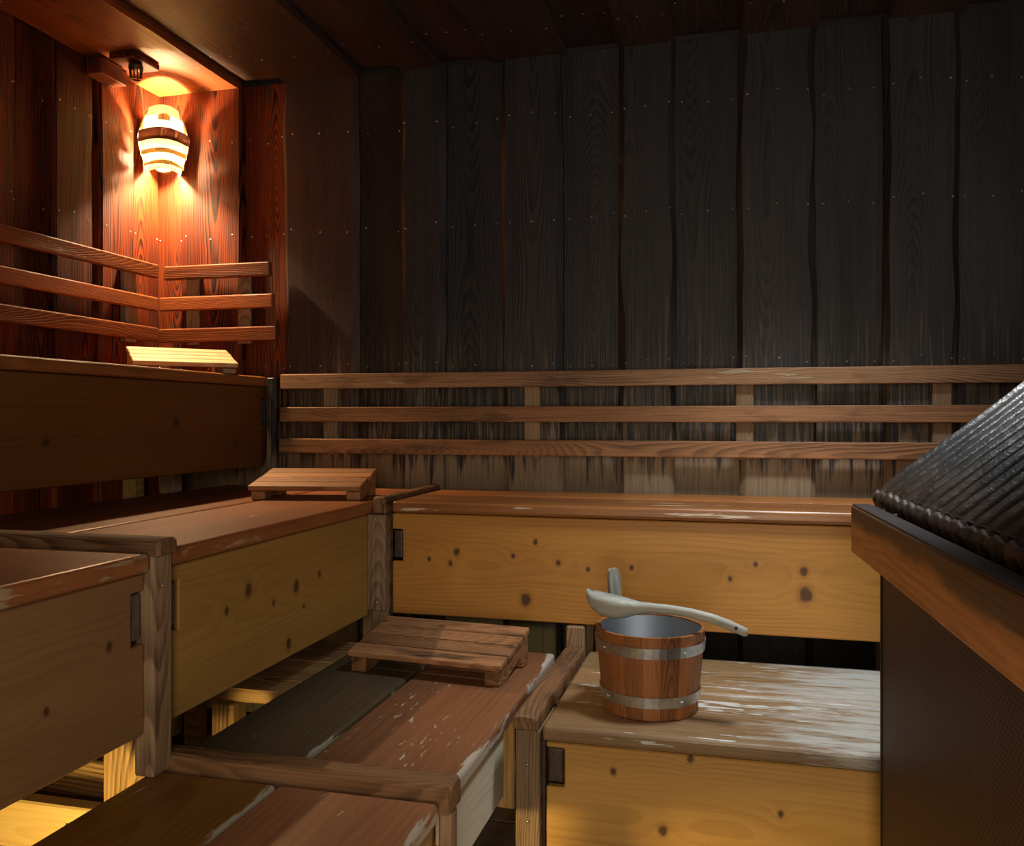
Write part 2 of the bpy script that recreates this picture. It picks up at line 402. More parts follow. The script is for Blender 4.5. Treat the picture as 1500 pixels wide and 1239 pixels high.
# back wall: backing, then planks overlapping board-on-board
wall_b = struct(boxw('wall_back', (XL - .1, YB, 0), (XR + .1, YB + .06, ZC + .05), 'wall_black', None, 'x', 0), 'dark back wall clad in overlapping upright waney-edged planks', 'wall')
wall_l = struct(boxw('wall_left', (XL - .06, YF, 0), (XL, YB + .03, ZC + .05), 'wall_brown', None, 'y', 0), 'red-brown plank wall behind the upper bench', 'wall')
wall_r = struct(boxw('wall_right', (XR, YF, 0), (XR + .06, YB, 1.60), 'wall_black', None, 'y', 0), 'dark plank wall beyond the stove', 'wall')
boxw('wall_panel', (XR, YF, 2.10), (XR + .06, YB, ZC + .05), 'wall_black', wall_r, 'y', 0)
boxw('wall_panel', (XR, YF, 1.60), (XR + .06, 1.24, 2.10), 'wall_black', wall_r, 'y', 0)
boxw('wall_panel', (XR, 1.86, 1.60), (XR + .06, YB, 2.10), 'wall_black', wall_r, 'y', 0)
ceil = struct(boxw('ceiling', (XL, YF, ZC), (XR, YB, ZC + .05), 'ceil_dark', None, 'y', 0), 'dark plank ceiling of overlapping boards', 'ceiling')
def nails(plank, L, W, T, zrow, seed):
    rr = random.Random(seed); pts = []
    for row in zrow:
        for k in ((-.42, 0, .42) if W > .18 else (-.4, .4)):
            pts.append((row + rr.uniform(-.012, .012), W * k * .92 + rr.uniform(-.006, .006), T / 2))
    link('nail_heads', dots_me(pts, .0042, 'nail_heads'), 'nail', plank, WM[plank.name])
EDGES = [-2.30, -2.162, -1.886, -1.70, -1.392, -1.218, -1.047, -.823, -.607, -.403, -.207, .005, .255, .461, .687, .90, 1.14, 1.36, 1.60]
PROUD = {1: 1, 3: 1, 5: 1, 7: 1, 9: 1, 11: 1, 13: 1, 15: 1, 17: 1}
zc = (ZC - .03) / 2; HW = ZC - .03
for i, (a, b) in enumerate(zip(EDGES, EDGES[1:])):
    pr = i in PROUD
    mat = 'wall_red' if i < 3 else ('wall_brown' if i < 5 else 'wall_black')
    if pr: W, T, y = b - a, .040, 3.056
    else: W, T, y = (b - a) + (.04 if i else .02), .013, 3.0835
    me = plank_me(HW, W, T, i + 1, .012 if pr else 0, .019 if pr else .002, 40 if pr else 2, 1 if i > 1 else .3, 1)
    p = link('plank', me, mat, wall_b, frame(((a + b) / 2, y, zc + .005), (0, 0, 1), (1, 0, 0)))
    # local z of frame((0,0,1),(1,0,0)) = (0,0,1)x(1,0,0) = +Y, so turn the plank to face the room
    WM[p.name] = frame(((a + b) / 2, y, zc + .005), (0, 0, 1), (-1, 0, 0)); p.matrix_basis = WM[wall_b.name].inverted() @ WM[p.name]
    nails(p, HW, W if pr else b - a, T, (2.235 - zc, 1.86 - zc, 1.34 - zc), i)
LE = [-.60, -.36, -.10, .16, .42, .70, .95, 1.20, 1.46, 1.70, 1.93, 2.13, 2.322, 2.489, 2.67, 2.712, 2.892, 3.06]
for i, (a, b) in enumerate(zip(LE, LE[1:])):
    pr = i % 2 == 1 or i == 16
    if pr: W, T, x = b - a, .030, XL + .028
    else: W, T, x = (b - a) + .04, .013, XL + .0065
    if i == 16: W, T, x = b - a, .022, XL + .022
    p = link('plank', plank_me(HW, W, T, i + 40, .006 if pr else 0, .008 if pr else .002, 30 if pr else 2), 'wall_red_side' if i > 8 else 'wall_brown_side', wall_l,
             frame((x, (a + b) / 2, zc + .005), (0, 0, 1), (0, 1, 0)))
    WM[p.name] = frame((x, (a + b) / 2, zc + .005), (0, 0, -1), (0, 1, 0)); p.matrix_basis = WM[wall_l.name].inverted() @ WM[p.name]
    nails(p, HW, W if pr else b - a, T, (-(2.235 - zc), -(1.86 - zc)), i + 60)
# ceiling boards run towards the back wall
CE = [-2.26, -1.885, -1.70, -1.375, -1.225, -1.06, -.87, -.585, -.40, -.215, .01, .265, .47, .70, .92, 1.16, 1.38, 1.58]
for i, (a, b) in enumerate(zip(CE, CE[1:])):
    pr = i % 2 == 0
    if pr: W, T, z = b - a, .028, ZC - .028
    else: W, T, z = (b - a) + .04, .013, ZC - .0065
    p = link('plank', plank_me(3.04 + .60, W, T, i + 80, .008 if pr else 0, .012 if pr else .002, 40 if pr else 2, .3 if i == 0 else 1), 'ceil_orange' if i == 0 else ('wall_brown' if i < 3 else 'ceil_dark'), ceil,
             frame(((a + b) / 2, (3.04 - .60) / 2, z), (0, 1, 0), (1, 0, 0)))
    nails(p, 3.64, W if pr else b - a, T, (1.60, 1.0, .4), i + 90)
# right wall planks (beyond the stove)
for i in range(14):
    y = YF + .16 + i * .265
    pr = i % 2
    for z0, z1 in (((.005, 1.59), (2.11, HW)) if 1.12 < y < 1.98 else ((.005, HW),)):
        W = .22 if pr else .34
        link('plank', plank_me(z1 - z0, W, .03 if pr else .013, i + 120, .008 if pr else 0, .012 if pr else .002, 30 if pr else 2), 'wall_black', wall_r,
             frame((XR - (.028 if pr else .0065), min(y, YB - .2), (z0 + z1) / 2), (0, 0, 1), (0, 1, 0)))
wi = struct(boxw('window_1', (XR - .05, 1.24, 1.60), (XR + .07, 1.28, 2.10), 'post', None, 'z'), 'small timber framed window high in the right wall', 'window')
boxw('window_frame', (XR - .05, 1.82, 1.60), (XR + .07, 1.86, 2.10), 'post', wi, 'z')
boxw('window_frame', (XR - .05, 1.28, 2.06), (XR + .07, 1.82, 2.10), 'post', wi, 'y')
boxw('window_frame', (XR - .05, 1.28, 1.60), (XR + .07, 1.82, 1.64), 'post', wi, 'y')
boxw('pane', (XR + .02, 1.28, 1.64), (XR + .024, 1.82, 2.06), 'glass', wi, 'z', 0)
# front wall with a glazed door, behind the camera
wf = struct(boxw('wall_front', (XL, YF - .06, 0), (-.42, YF, ZC), 'wall_brown', None, 'z', 0), 'dark timber wall with the glazed door', 'wall')
boxw('wall_panel', (.52, YF - .06, 0), (XR, YF, ZC), 'wall_brown', wf, 'z', 0)
boxw('wall_panel', (-.42, YF - .06, 2.05), (.52, YF, ZC), 'wall_brown', wf, 'x', 0)
d1 = struct(boxw('door_1', (-.42, YF - .06, 0), (-.34, YF + .01, 2.05), 'post', None, 'z'), 'timber framed glazed sauna door', 'door')
boxw('door_stile', (.44, YF - .06, 0), (.52, YF + .01, 2.05), 'post', d1, 'z')
boxw('door_rail', (-.34, YF - .06, 1.97), (.44, YF + .01, 2.05), 'post', d1, 'x')
boxw('door_rail', (-.34, YF - .06, 0), (.44, YF + .01, .12), 'post', d1, 'x')
boxw('pane', (-.34, YF - .035, .12), (.44, YF - .029, 1.97), 'glass', d1, 'z', 0)
# floor: grout bed with tiles
fl = struct(boxw('floor', (XL, YF, -.05), (XR, YB, -.006), 'grout', None, 'x', 0), 'dark brown tiled floor with pale joints', 'floor')
tme = box_me(.292, .292, .012, .002); tme.materials.append(M['tile_dark'])
for i in range(13):
    for j in range(12):
        o = bpy.data.objects.new('tile', tme); COL.objects.link(o); o.parent = fl
        mw = Matrix.Translation((XL + .15 + i * .3, YF + .16 + j * .3, -.004)); o.matrix_basis = WM[fl.name].inverted() @ mw
pme = box_me(.142, .142, .012, .002); pme.materials.append(M['tile_white'])
bb = struct(boxw('baseboard_back', (XL + .02, 3.036, 0), (XR, 3.044, .15), 'grout', None, 'x', 0), 'white tiled plinth at the foot of the back wall', 'baseboard')
for i in range(25):
    o = bpy.data.objects.new('tile', pme); COL.objects.link(o); o.parent = bb
    o.matrix_basis = WM[bb.name].inverted() @ frame((XL + .10 + i * .15, 3.032, .075), (1, 0, 0), (0, 0, 1))

# ================================================================== benches
LOW, MID, TOP = .45, .889, 1.308
def latch_notch(x0, x1, y0, y1, end, nx, n0, n1):
    """Panel outline with a rectangular notch in its left (-1) or right (+1) end."""
    if end < 0: return [(x0, y0), (x1, y0), (x1, y1), (x0, y1), (x0, n1), (x0 + nx, n1), (x0 + nx, n0), (x0, n0)]
    return [(x0, y0), (x1, y0), (x1, n0), (x1 - nx, n0), (x1 - nx, n1), (x1, n1), (x1, y1), (x0, y1)]
def panel(parent, plane, fixed, a, b, z0, z1, mat, end, nx, n0, n1, latch='latch', T=.022, slant=0):
    """Front panel; plane 'y' faces -Y and runs along X, plane 'x' faces +X and runs along Y."""
    L = b - a; H = z1 - z0; c = (a + b) / 2; zz = (z0 + z1) / 2
    pts = latch_notch(-L / 2, L / 2, -H / 2, H / 2, end, nx, n0 - zz, n1 - zz)
    if slant: pts[1] = (pts[1][0] - slant, pts[1][1])
    if plane == 'y': mw = frame((c, fixed + T / 2, zz), (1, 0, 0), (0, 0, 1))
    else: mw = frame((fixed - T / 2, c, zz), (0, 1, 0), (0, 0, 1))
    p = link('front_panel', poly_me(pts, T), mat, parent, mw)
    # dark turn-block seen in the notch
    e = a + nx * .5 if end < 0 else b - nx * .5
    h = (n1 - n0) * .88; cz = (n0 + n1) / 2 + .003
    if plane == 'y': m2 = frame((e, fixed + .018, cz), (0, 0, 1), (1, 0, 0))
    else: m2 = frame((fixed - .018, e, cz), (0, 0, 1), (0, 1, 0))
    link('latch', box_me(h, nx * .86, .026, .005, 2, 'latch'), latch, p, m2)
    return p
def seat(parent, a, b, z, mat, along, nose=None, T=.038):
    """Seat board between (x,y) corners with its top at z."""
    (x0, y0), (x1, y1) = a, b
    if along == 'x': mw = frame(((x0 + x1) / 2, (y0 + y1) / 2, z - T / 2), (1, 0, 0), (0, 1, 0)); L, W = x1 - x0, y1 - y0
    else: mw = frame(((x0 + x1) / 2, (y0 + y1) / 2, z - T / 2), (0, 1, 0), (-1, 0, 0)); L, W = y1 - y0, x1 - x0
    return link('seat_board', box_me(L, W, T, .010, 3, 'seat_board'), mat, parent, mw)
def leg(parent, x, y, z0, z1, s=.055, mat='post', name='leg'):
    return boxw(name, (x - s / 2, y - s / 2, z0), (x + s / 2, y + s / 2, z1), mat, parent, 'z', .004)

# upper bench on the left wall
t = thing('sauna_bench', (-2.0, 1.6, 0), 'upper sauna bench along the left wall with a dark amber front panel', 'bench')
seat(t, (-2.02, .1), (-1.752, 3.03), TOP, 'seat_top', 'y'); seat(t, (-2.235, .1), (-2.028, 3.03), TOP, 'seat_top', 'y')
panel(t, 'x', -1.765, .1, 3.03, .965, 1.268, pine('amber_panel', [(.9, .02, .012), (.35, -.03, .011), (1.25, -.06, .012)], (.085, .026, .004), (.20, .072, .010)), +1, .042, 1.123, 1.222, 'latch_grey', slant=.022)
boxw('end_post', (-1.80, 3.03, 0), (-1.745, 3.052, TOP), 'wall_black', t, 'z')
boxw('end_block', (-1.742, 2.985, .889), (-1.712, 3.052, TOP - .005), 'wall_black', t, 'z')
for y in (.4, 1.6, 2.75):
    leg(t, -1.99, y, 0, TOP - .038); leg(t, -2.15, y, 0, TOP - .038)
    boxw('joist', (-2.2, y - .028, TOP - .10), (-1.80, y + .028, TOP - .038), 'frame_timber', t, 'x')
# middle bench, left: far section
t = thing('sauna_bench', (-1.5, 2.1, 0), 'middle sauna bench on the left with red-brown seat and knotty yellow panel', 'bench')
seat(t, (-1.462, 1.522), (-1.101, 3.03), MID, 'seat_red', 'y'); seat(t, (-1.93, 1.522), (-1.468, 3.03), MID, 'seat_red2', 'y')
kn = lambda a, px: px
def kx(a, b, z0, z1, lst): return [(y - (a + b) / 2, z - (z0 + z1) / 2, r) for y, z, r in lst]
panel(t, 'x', -1.115, 1.525, 2.515, .535, .848, pine('yellow_knotty_panel', kx(1.525, 2.515, .535, .848, [(1.83, .745, .014), (2.06, .710, .014), (1.945, .690, .007), (1.74, .715, .009), (2.19, .72, .008), (2.10, .65, .006), (2.02, .57, .012)]), (.26, .125, .022), (.50, .29, .078)), -1, .040, .715, .817, 'latch_grey')
for y in (1.72, 2.62): leg(t, -1.80, y, 0, MID - .038); (leg(t, -1.17, y + .06, 0, MID - .038) if y > 2 else None)
# middle bench, left: near section
t = thing('sauna_bench', (-1.5, .8, 0), 'middle sauna bench with greyish brown panel and two lit timbers beneath it', 'bench')
seat(t, (-1.462, .0), (-1.098, 1.455), MID, 'seat_red', 'y'); seat(t, (-1.93, .0), (-1.468, 1.455), MID, 'seat_red2', 'y')
panel(t, 'x', -1.115, .0, 1.457, .535, .848, pine('brown_panel', kx(0, 1.457, .535, .848, [(1.36, .73, .008), (1.21, .66, .006)]), (.15, .068, .022), (.31, .165, .066)), +1, .036, .711, .814, 'latch_grey')
for y in (.2, 1.2): leg(t, -1.80, y, 0, MID - .038)
# middle bench, back
t = thing('sauna_bench', (.2, 2.8, 0), 'long middle bench along the back wall with glossy orange seat and honey panel', 'bench')
seat(t, (-1.050, 2.548), (1.55, 2.80), MID, 'seat_back', 'x', T=.036); seat(t, (-1.050, 2.806), (1.55, 3.03), MID, 'seat_back', 'x', T=.036)
panel(t, 'y', 2.562, -1.052, 1.55, .535, .850, pine('honey_panel', kx(-1.052, 1.55, .535, .85, [(-.59, .775, .007), (-.84, .735, .010), (-.86, .70, .007), (-.93, .71, .006), (-.66, .73, .006), (-.52, .715, .007), (-.43, .70, .006), (-.62, .60, .016), (.18, .72, .011), (.185, .655, .018), (.05, .735, .006), (-.02, .69, .006), (-.3, .71, .006)])), -1, .034, .70, .80)
for x in (-.45, .45, 1.3): leg(t, x, 2.64, 0, MID - .04); leg(t, x, 2.97, 0, MID - .04)
# low bench, left: far section
t = thing('sauna_bench', (-.82, 2.1, 0), 'low bench section with olive and red-brown seat boards and a cream panel', 'bench')
seat(t, (-1.125, 1.572), (-.862, 2.54), LOW, 'seat_olive', 'y'); seat(t, (-.852, 1.572), (-.525, 2.54), LOW, 'seat_low', 'y')
panel(t, 'x', -.538, 1.575, 2.0, .25, .41, 'tan_pale', -1, .03, .28, .33, 'strip')
for y in (1.75, 2.5):
    leg(t, -.66, y, 0, LOW - .038); leg(t, -1.06, y, 0, LOW - .09)
    boxw('joist', (-1.1, y - .025, LOW - .09), (-.63, y + .025, LOW - .039), 'frame_timber', t, 'x')
# low bench, left: near section
t = thing('sauna_bench', (-.82, .8, 0), 'low bench section with amber and red-brown seat boards in front of weathered cross strip', 'bench')
seat(t, (-1.125, .3), (-.852, 1.50), LOW, 'seat_amber', 'y'); seat(t, (-.848, .3), (-.525, 1.50), LOW, 'seat_low', 'y')
panel(t, 'x', -.538, .3, 1.50, .25, .41, pine('pale_yellow_panel', [], (.40, .24, .07), (.60, .42, .17)), +1, .03, .28, .33, 'strip')
boxw('seat_batten', (-.885, .3, .385), (-.815, 1.50, .4115), 'frame_timber', t, 'y')
for y in (.4, 1.42): leg(t, -.62, y, 0, LOW - .038)
leg(t, -1.06, .4, 0, LOW - .038)
# low bench, back
t = thing('sauna_bench', (.2, 2.2, 0), 'low bench carrying the bucket with bleached grey worn seat boards', 'bench')
seat(t, (-.432, 1.938), (1.5, 2.262), LOW, 'seat_bucket', 'x'); seat(t, (-.432, 2.268), (1.5, 2.60), LOW, 'seat_bucket', 'x')
panel(t, 'y', 1.952, -.424, 1.5, .06, .408, pine('golden_panel', kx(-.424, 1.5, .06, .408, [(-.27, .355, .007), (.09, .30, .006), (-.16, .235, .010), (-.10, .40, .007)]), (.28, .12, .02), (.60, .33, .082)), -1, .042, .306, .395)
for x in (-.30, .6, 1.4): leg(t, x, 2.05, 0, LOW - .038); leg(t, x, 2.5, 0, LOW - .038)

# dividers: rounded cover strip with the post that carries it
def screws(parent, pts, ey, r=.004):
    o = dots_me([(0, 0, 0)], r, 'screw'); o.materials.append(M['nail'])
    for q in pts: link('screw', o, None, parent, frame(q, ey[0], ey[1]))
FX = ((0, 1, 0), (0, 0, 1)); FY = ((1, 0, 0), (0, 0, 1))
def strip(parent, a, b, W, H, mat='strip', wob=.002):
    a = Vector(a); b = Vector(b); d = b - a
    return link('cover_strip', round_strip_me(d.length, W, H, wob=wob), mat, parent, frame((a + b) / 2, d, Vector((0, 0, 1)).cross(d)))
t = thing('bench_divider', (-1.1, 1.488, .45), 'weathered post and rounded strip between the brown and yellow left panels', 'bench divider')
p = boxw('post', (-1.14, 1.459, .45), (-1.095, 1.518, .884), 'post', t, 'z', .006, 2); screws(p, [(-1.0945, 1.488, .82)], FX)
strip(t, (-1.74, 1.488, .898), (-1.082, 1.488, .898), .062, .034)
t = thing('bench_divider', (-1.09, 2.55, 0), 'corner post with two screws and rounded strip where the middle benches meet', 'bench divider')
p = boxw('post', (-1.126, 2.522, .546), (-1.060, 2.546, .849), 'post', t, 'z', .006, 2); screws(p, [(-1.093, 2.5215, .835), (-1.09, 2.5215, .575)], FY)
boxw('leg', (-1.118, 2.547, 0), (-1.064, 2.60, .849), 'post', t, 'z', .004)
strip(t, (-1.076, 2.512, .879), (-1.076, 3.03, .879), .046, .054)
t = thing('bench_divider', (-.6, 1.538, 0), 'dark worn rounded strip lying across the low left bench', 'bench divider')
strip(t, (-1.135, 1.538, .452), (-.505, 1.538, .452), .064, .056, wob=.005)
boxw('post', (-.535, 1.522, 0), (-.508, 1.556, .424), 'post', t, 'z', .004)
t = thing('bench_divider', (-.465, 2.0, 0), 'weathered post and strip between low left bench and bucket bench', 'bench divider')
p = boxw('post', (-.492, 1.93, 0), (-.434, 1.975, .438), 'post', t, 'z', .005, 2); screws(p, [(-.463, 1.9295, .36), (-.463, 1.9295, .23)], FY)
boxw('post_batten', (-.433, 1.955, 0), (-.427, 1.985, .410), 'latch', t, 'z', 0)
strip(t, (-.468, 1.925, .455), (-.468, 2.545, .455), .060, .034)
boxw('leg', (-.495, 2.548, .12), (-.44, 2.60, .53), 'post', t, 'z', .004)

# timber framing under the middle left bench
t = thing('support_frame', (-1.4, 2.3, 0), 'rough timber support boards and posts under the yellow knotty panel', 'bench frame')
boxw('board', (-1.62, 2.03, .405), (-1.135, 2.305, .44), 'frame_timber', t, 'x'); boxw('board', (-1.62, 2.315, .405), (-1.135, 2.545, .44), 'frame_timber', t, 'x')
boxw('post', (-1.33, 2.005, 0), (-1.267, 2.068, .404), 'frame_timber', t, 'z')
t = thing('support_frame', (-1.3, 1.5, 0), 'brightly lit yellow timber posts and beams under the greyish brown panel', 'bench frame')
boxw('post', (-1.262, 1.52, 0), (-1.162, 1.58, .80), 'frame_timber', t, 'z')
boxw('batten', (-1.158, 1.53, 0), (-1.141, 1.56, .80), 'frame_timber', t, 'z')
boxw('beam', (-1.80, 1.60, .325), (-1.15, 1.68, .405), 'frame_timber', t, 'x', .006, 2)
p = boxw('board', (-1.82, 1.50, .25), (-1.263, 1.54, .352), 'pale_board', t, 'x', .004, width='z'); screws(p, [(-1.50, 1.4995, .335), (-1.33, 1.4995, .315)], FY, .005)

# ================================================================== backrests
def rail_row(parent, a, b, zs, mat, h=.054, T=.026, mats=None):
    a = Vector(a); b = Vector(b); d = b - a
    for i, z in enumerate(zs):
        o0 = Vector((0, 0, z)); c = (a + b) / 2 + o0
        link('rail', box_me(d.length, h, T, .005, 2, 'rail'), mats[i] if mats else mat, parent, frame(c, d, (0, 0, 1)))
t = thing('backrest', (-2.23, 2.3, 1.45), 'red-brown slatted backrest fixed to the left wall above the upper bench', 'backrest')
rail_row(t, (-2.215, .2, 0), (-2.215, 2.965, 0), (1.725, 1.595, 1.477), 'rail_red')
for y in (.7, 1.6, 2.84): boxw('batten', (-2.256, y - .03, 1.44), (-2.229, y + .03, 1.755), 'batten', t, 'z')
t = thing('backrest', (-1.95, 3.02, 1.45), 'short glossy red-brown slatted backrest beside the lit corner', 'backrest')
for x0, x1, z in ((-2.20, -1.735, 1.7225), (-2.222, -1.722, 1.60), (-2.228, -1.708, 1.475)):
    boxw('rail', (x0, 2.992, z - .027), (x1, 3.018, z + .027), 'rail_red', t, 'x', .005, 2)
for x in (-2.09, -1.86): boxw('batten', (x - .028, 3.019, 1.44), (x + .028, 3.035, 1.75), 'batten', t, 'z')
t = thing('backrest', (0, 3.02, 1.0), 'long slatted backrest of three brown rails on the back wall', 'backrest')
for x0, z, m in ((-1.688, 1.288, 'rail_grey'), (-1.690, 1.163, 'rail'), (-1.694, 1.044, 'rail')):
    boxw('rail', (x0, 2.992, z - .028), (1.5, 3.018, z + .028), m, t, 'x', .004, 2)
for x in (-1.493, -.708, .024, .63, 1.25): boxw('batten', (x - .029, 3.019, 1.01), (x + .029, 3.035, 1.31), 'batten', t, 'z')

# ================================================================== headrests
def headrest(label, c, ang, L, W, z0, zf, zb, mat, foot):
    t = thing('headrest', (c[0], c[1], z0), label, 'headrest', None)
    R = Matrix.Rotation(ang, 4, 'Z'); base = Matrix.Translation((c[0], c[1], z0)) @ R
    tilt = math.atan2(zb - zf, W); D = math.hypot(W, zb - zf); sw = D / 4 - .005
    T = .017
    surf = base @ Matrix.Translation((0, 0, (zf + zb) / 2)) @ Matrix.Rotation(tilt, 4, 'X')
    for i in range(4):
        y = -D / 2 + (i + .5) * D / 4
        mw = surf @ Matrix.Translation((random.uniform(-.003, .003), y, -T / 2)) @ Matrix.Rotation(random.uniform(-.006, .006), 4, 'Z')
        link('slat', box_me(L, sw, T, .004, 2, 'slat'), mat, t, mw)
    for s in (-1, 1):
        # bearer along the end, wedge shaped: low in front, high at the back
        x = s * (L / 2 - .028)
        f = zf - T / math.cos(tilt) - .001; b = zb - T / math.cos(tilt) - .001
        pts = [(-W / 2 + .012, 0), (-W / 2 + .06, 0), (W / 2 - .065, max(b - .05, .02)), (W / 2 - .055, 0), (W / 2 - .006, 0), (W / 2 - .006, b - .001), (-W / 2 + .012, f)]
        me = poly_me(pts, .045, .003, 'bearer')
        mw = base @ frame((x, 0, .0005), (0, 1, 0), (0, 0, 1))
        link('bearer', me, foot, t, mw)
    return t
headrest('weathered slatted wooden headrest on the low bench', (-.805, 2.31), math.radians(-5), .45, .25, LOW, .058, .105, 'headrest', 'headrest')
headrest('orange-brown slatted headrest on the middle bench beside the corner post', (-1.345, 2.61), math.radians(10), .365, .23, MID, .045, .090, 'headrest_mid', 'headrest_mid')
headrest('pale slatted headrest on the upper bench under the wall lamp', (-1.925, 2.72), math.radians(45), .35, .21, TOP, .036, .100, 'headrest_pale', 'headrest_pale')

# ================================================================== bucket and ladle
BX, BY, BZ = -.206, 2.135, LOW
t = thing('bucket', (BX, BY, BZ), 'wooden stave sauna bucket with two steel hoops and a grey liner', 'bucket')
TB = Matrix.Translation((BX, BY, BZ + .001))
H, RB, RT = .195, .114, .132
NS = 18; hs = (math.radians(112))
for i in range(NS):
    a0 = 2 * math.pi * i / NS + .13; da = 2 * math.pi / NS * .985
    tall = abs(((a0 + da / 2) - math.radians(133) + math.pi) % (2 * math.pi) - math.pi) < math.pi / NS
    bm = bmesh.new(); rings = []
    rr = random.Random(i); dr = rr.uniform(-.0012, .0012)
    levels = [(0, 0), (H, H)]
    for z in ([0, H] if not tall else [0, H * .99, H + .02, H + .09, H + .112, H + .118]):
        rad = RB + (RT - RB) * min(z, H + .12) / H + dr
        k = 1 if z <= H else (.82 if z < H + .1 else (.66 if z < H + .115 else .45))
        ring = []
        am = a0 + da / 2
        for q in range(4): ring.append((rad, am + (q / 3 - .5) * da * k))
        for q in range(3, -1, -1): ring.append((rad - .009, am + (q / 3 - .5) * da * k))
        rings.append([bm.verts.new((r_ * math.cos(a_), r_ * math.sin(a_), z)) for r_, a_ in ring])
    for A, B in zip(rings, rings[1:]):
        for q in range(8): bm.faces.new((A[q], A[(q + 1) % 8], B[(q + 1) % 8], B[q]))
    bm.faces.new(rings[0]); bm.faces.new(rings[-1][::-1])
    me = fin(bm, 'stave')
    # stand the mesh in a frame whose X is the stave's length so that the grain runs up it
    me.transform(frame((0, 0, 0), (0, 0, 1), (1, 0, 0)).inverted())
    o = link('stave', me, 'silver_wood' if tall else 'stave', t, TB @ frame((0, 0, 0), (0, 0, 1), (1, 0, 0)))
    if tall: o['label'] = 'tall silver-grey stave that serves as grip'
link('liner', lathe_me([(0, .02), (RB - .014, .02), (RT - .0125, H - .003), (RT - .0098, H - .003), (RB - .0105, .015), (0, .015)], 40, 'liner'), 'liner', t, TB)
for hz in (.158, .042):
    def rad(z): return RB + (RT - RB) * z / H + .0015
    z0, z1 = hz - .0125, hz + .0125
    hp = link('hoop', lathe_me([(rad(z0), z0), (rad(z0) + .002, z0), (rad(z1) + .002, z1), (rad(z1), z1), (rad(z0), z0)], 48, 'hoop', False), 'steel', t, TB)
    for a in (-2.40, -.83):
        r_ = rad(hz) + .0025
        link('rivet', dots_me([(0, 0, 0)], .0052, 'rivet'), 'nail', hp, TB @ Matrix.Translation((r_ * math.cos(a), r_ * math.sin(a), hz)))
# ladle: long-axis curve carved from one piece, bowl hollowed
def ladle():
    t0 = thing('ladle', (BX, BY - .06, BZ + H), 'silver-grey wooden ladle lying across the bucket rim', 'ladle')
    bm = bmesh.new(); rings = []
    # stations along X from bowl tip to handle end: (x, half width, top z, depth, hollow)
    st = [(-.150, .008, .056, .008), (-.147, .022, .0555, .024), (-.135, .033, .054, .043), (-.11, .039, .051, .054), (-.08, .039, .047, .054), (-.055, .033, .043, .046), (-.032, .023, .039, .034), (-.012, .015, .036, .025), (.01, .013, .035, .021), (.05, .013, .0345, .019), (.10, .0135, .031, .019), (.15, .0145, .023, .020), (.19, .015, .012, .021), (.222, .014, .000, .019), (.230, .008, -.003, .013)]
    for x, hw, top, dep in st:
        bowl = -.145 < x < -.03
        pts = []
        for q in range(9):                       # outer lower half
            u = math.pi * q / 8
            pts.append((-hw * math.cos(u), top - dep * math.sin(u) ** (.8)))
        for q in range(1, 6):                    # upper side: hollow in the bowl, crowned on the handle
            u = math.pi * q / 6
            iw = (hw - .004) * math.cos(u)
            pts.append((iw, top - (dep - .006) * math.sin(u) if bowl else top + .003 * math.sin(u)))
        rings.append([bm.verts.new((x, y, z)) for y, z in pts])
    for A, B in zip(rings, rings[1:]):
        for q in range(14): bm.faces.new((A[q], A[(q + 1) % 14], B[(q + 1) % 14], B[q]))
    bm.faces.new(rings[0]); bm.faces.new(rings[-1][::-1])
    me = fin(bm, 'ladle_body', True)
    mw = Matrix.Translation((BX, BY - .055, BZ + H + .028)) @ Matrix.Rotation(math.radians(-3), 4, 'Z') @ Matrix.Rotation(math.radians(1.5), 4, 'Y') @ Matrix.Rotation(math.radians(-9), 4, 'X')
    link('scoop', me, 'silver_wood', t0, mw)
    link('hanging_hole', lathe_me([(0, 0), (.0035, 0), (.0035, .016), (0, .016)], 12, 'hanging_hole'), 'dark_metal', t0, mw @ frame((.205, -.0155, .0), (1, 0, 0), (0, 0, 1)))
ladle()

# ================================================================== corner lamp
LX, LY = -2.165, 2.945
t = thing('wall_lamp', (LX, LY, 2.10), 'lit corner wall lamp with curved cream veneer bands and one brown band', 'lamp')
view = math.atan2(-LY, .35 - LX)                    # the shade faces the room diagonally
TL = Matrix.Translation((LX, LY, 2.222)) @ Matrix.Rotation(math.radians(-52), 4, 'Z')     # local X points into the room
BANDS = [(.098, .062, .060, 'veneer'), (.056, .076, .064, 'veneer'), (.012, .092, .044, 'band_brown'), (-.030, .084, .060, 'veneer'), (-.072, .074, .060, 'veneer'), (-.104, .062, .034, 'veneer')]
for z, hw, h, m in BANDS:
    bm = bmesh.new(); n = 14; cols = []
    for i in range(n + 1):
        u = -1 + 2 * i / n
        yy = hw * u; bulge = (.074 if m == 'veneer' else .084) * (1 - u * u)
        lean = .010
        cols.append([bm.verts.new(q) for q in ((bulge + (lean if z > .012 else -lean) * -.5, yy, z - h / 2), (bulge - (lean if z > .012 else -lean), yy * .985, z + h / 2))])
    for A, B in zip(cols, cols[1:]): bm.faces.new((A[0], B[0], B[1], A[1]))
    bmesh.ops.solidify(bm, geom=bm.faces[:], thickness=.0015)
    o = link('shade_band', fin(bm, 'shade_band', True), m, t, TL)
    if m == 'band_brown': o['label'] = 'dark brown middle band'
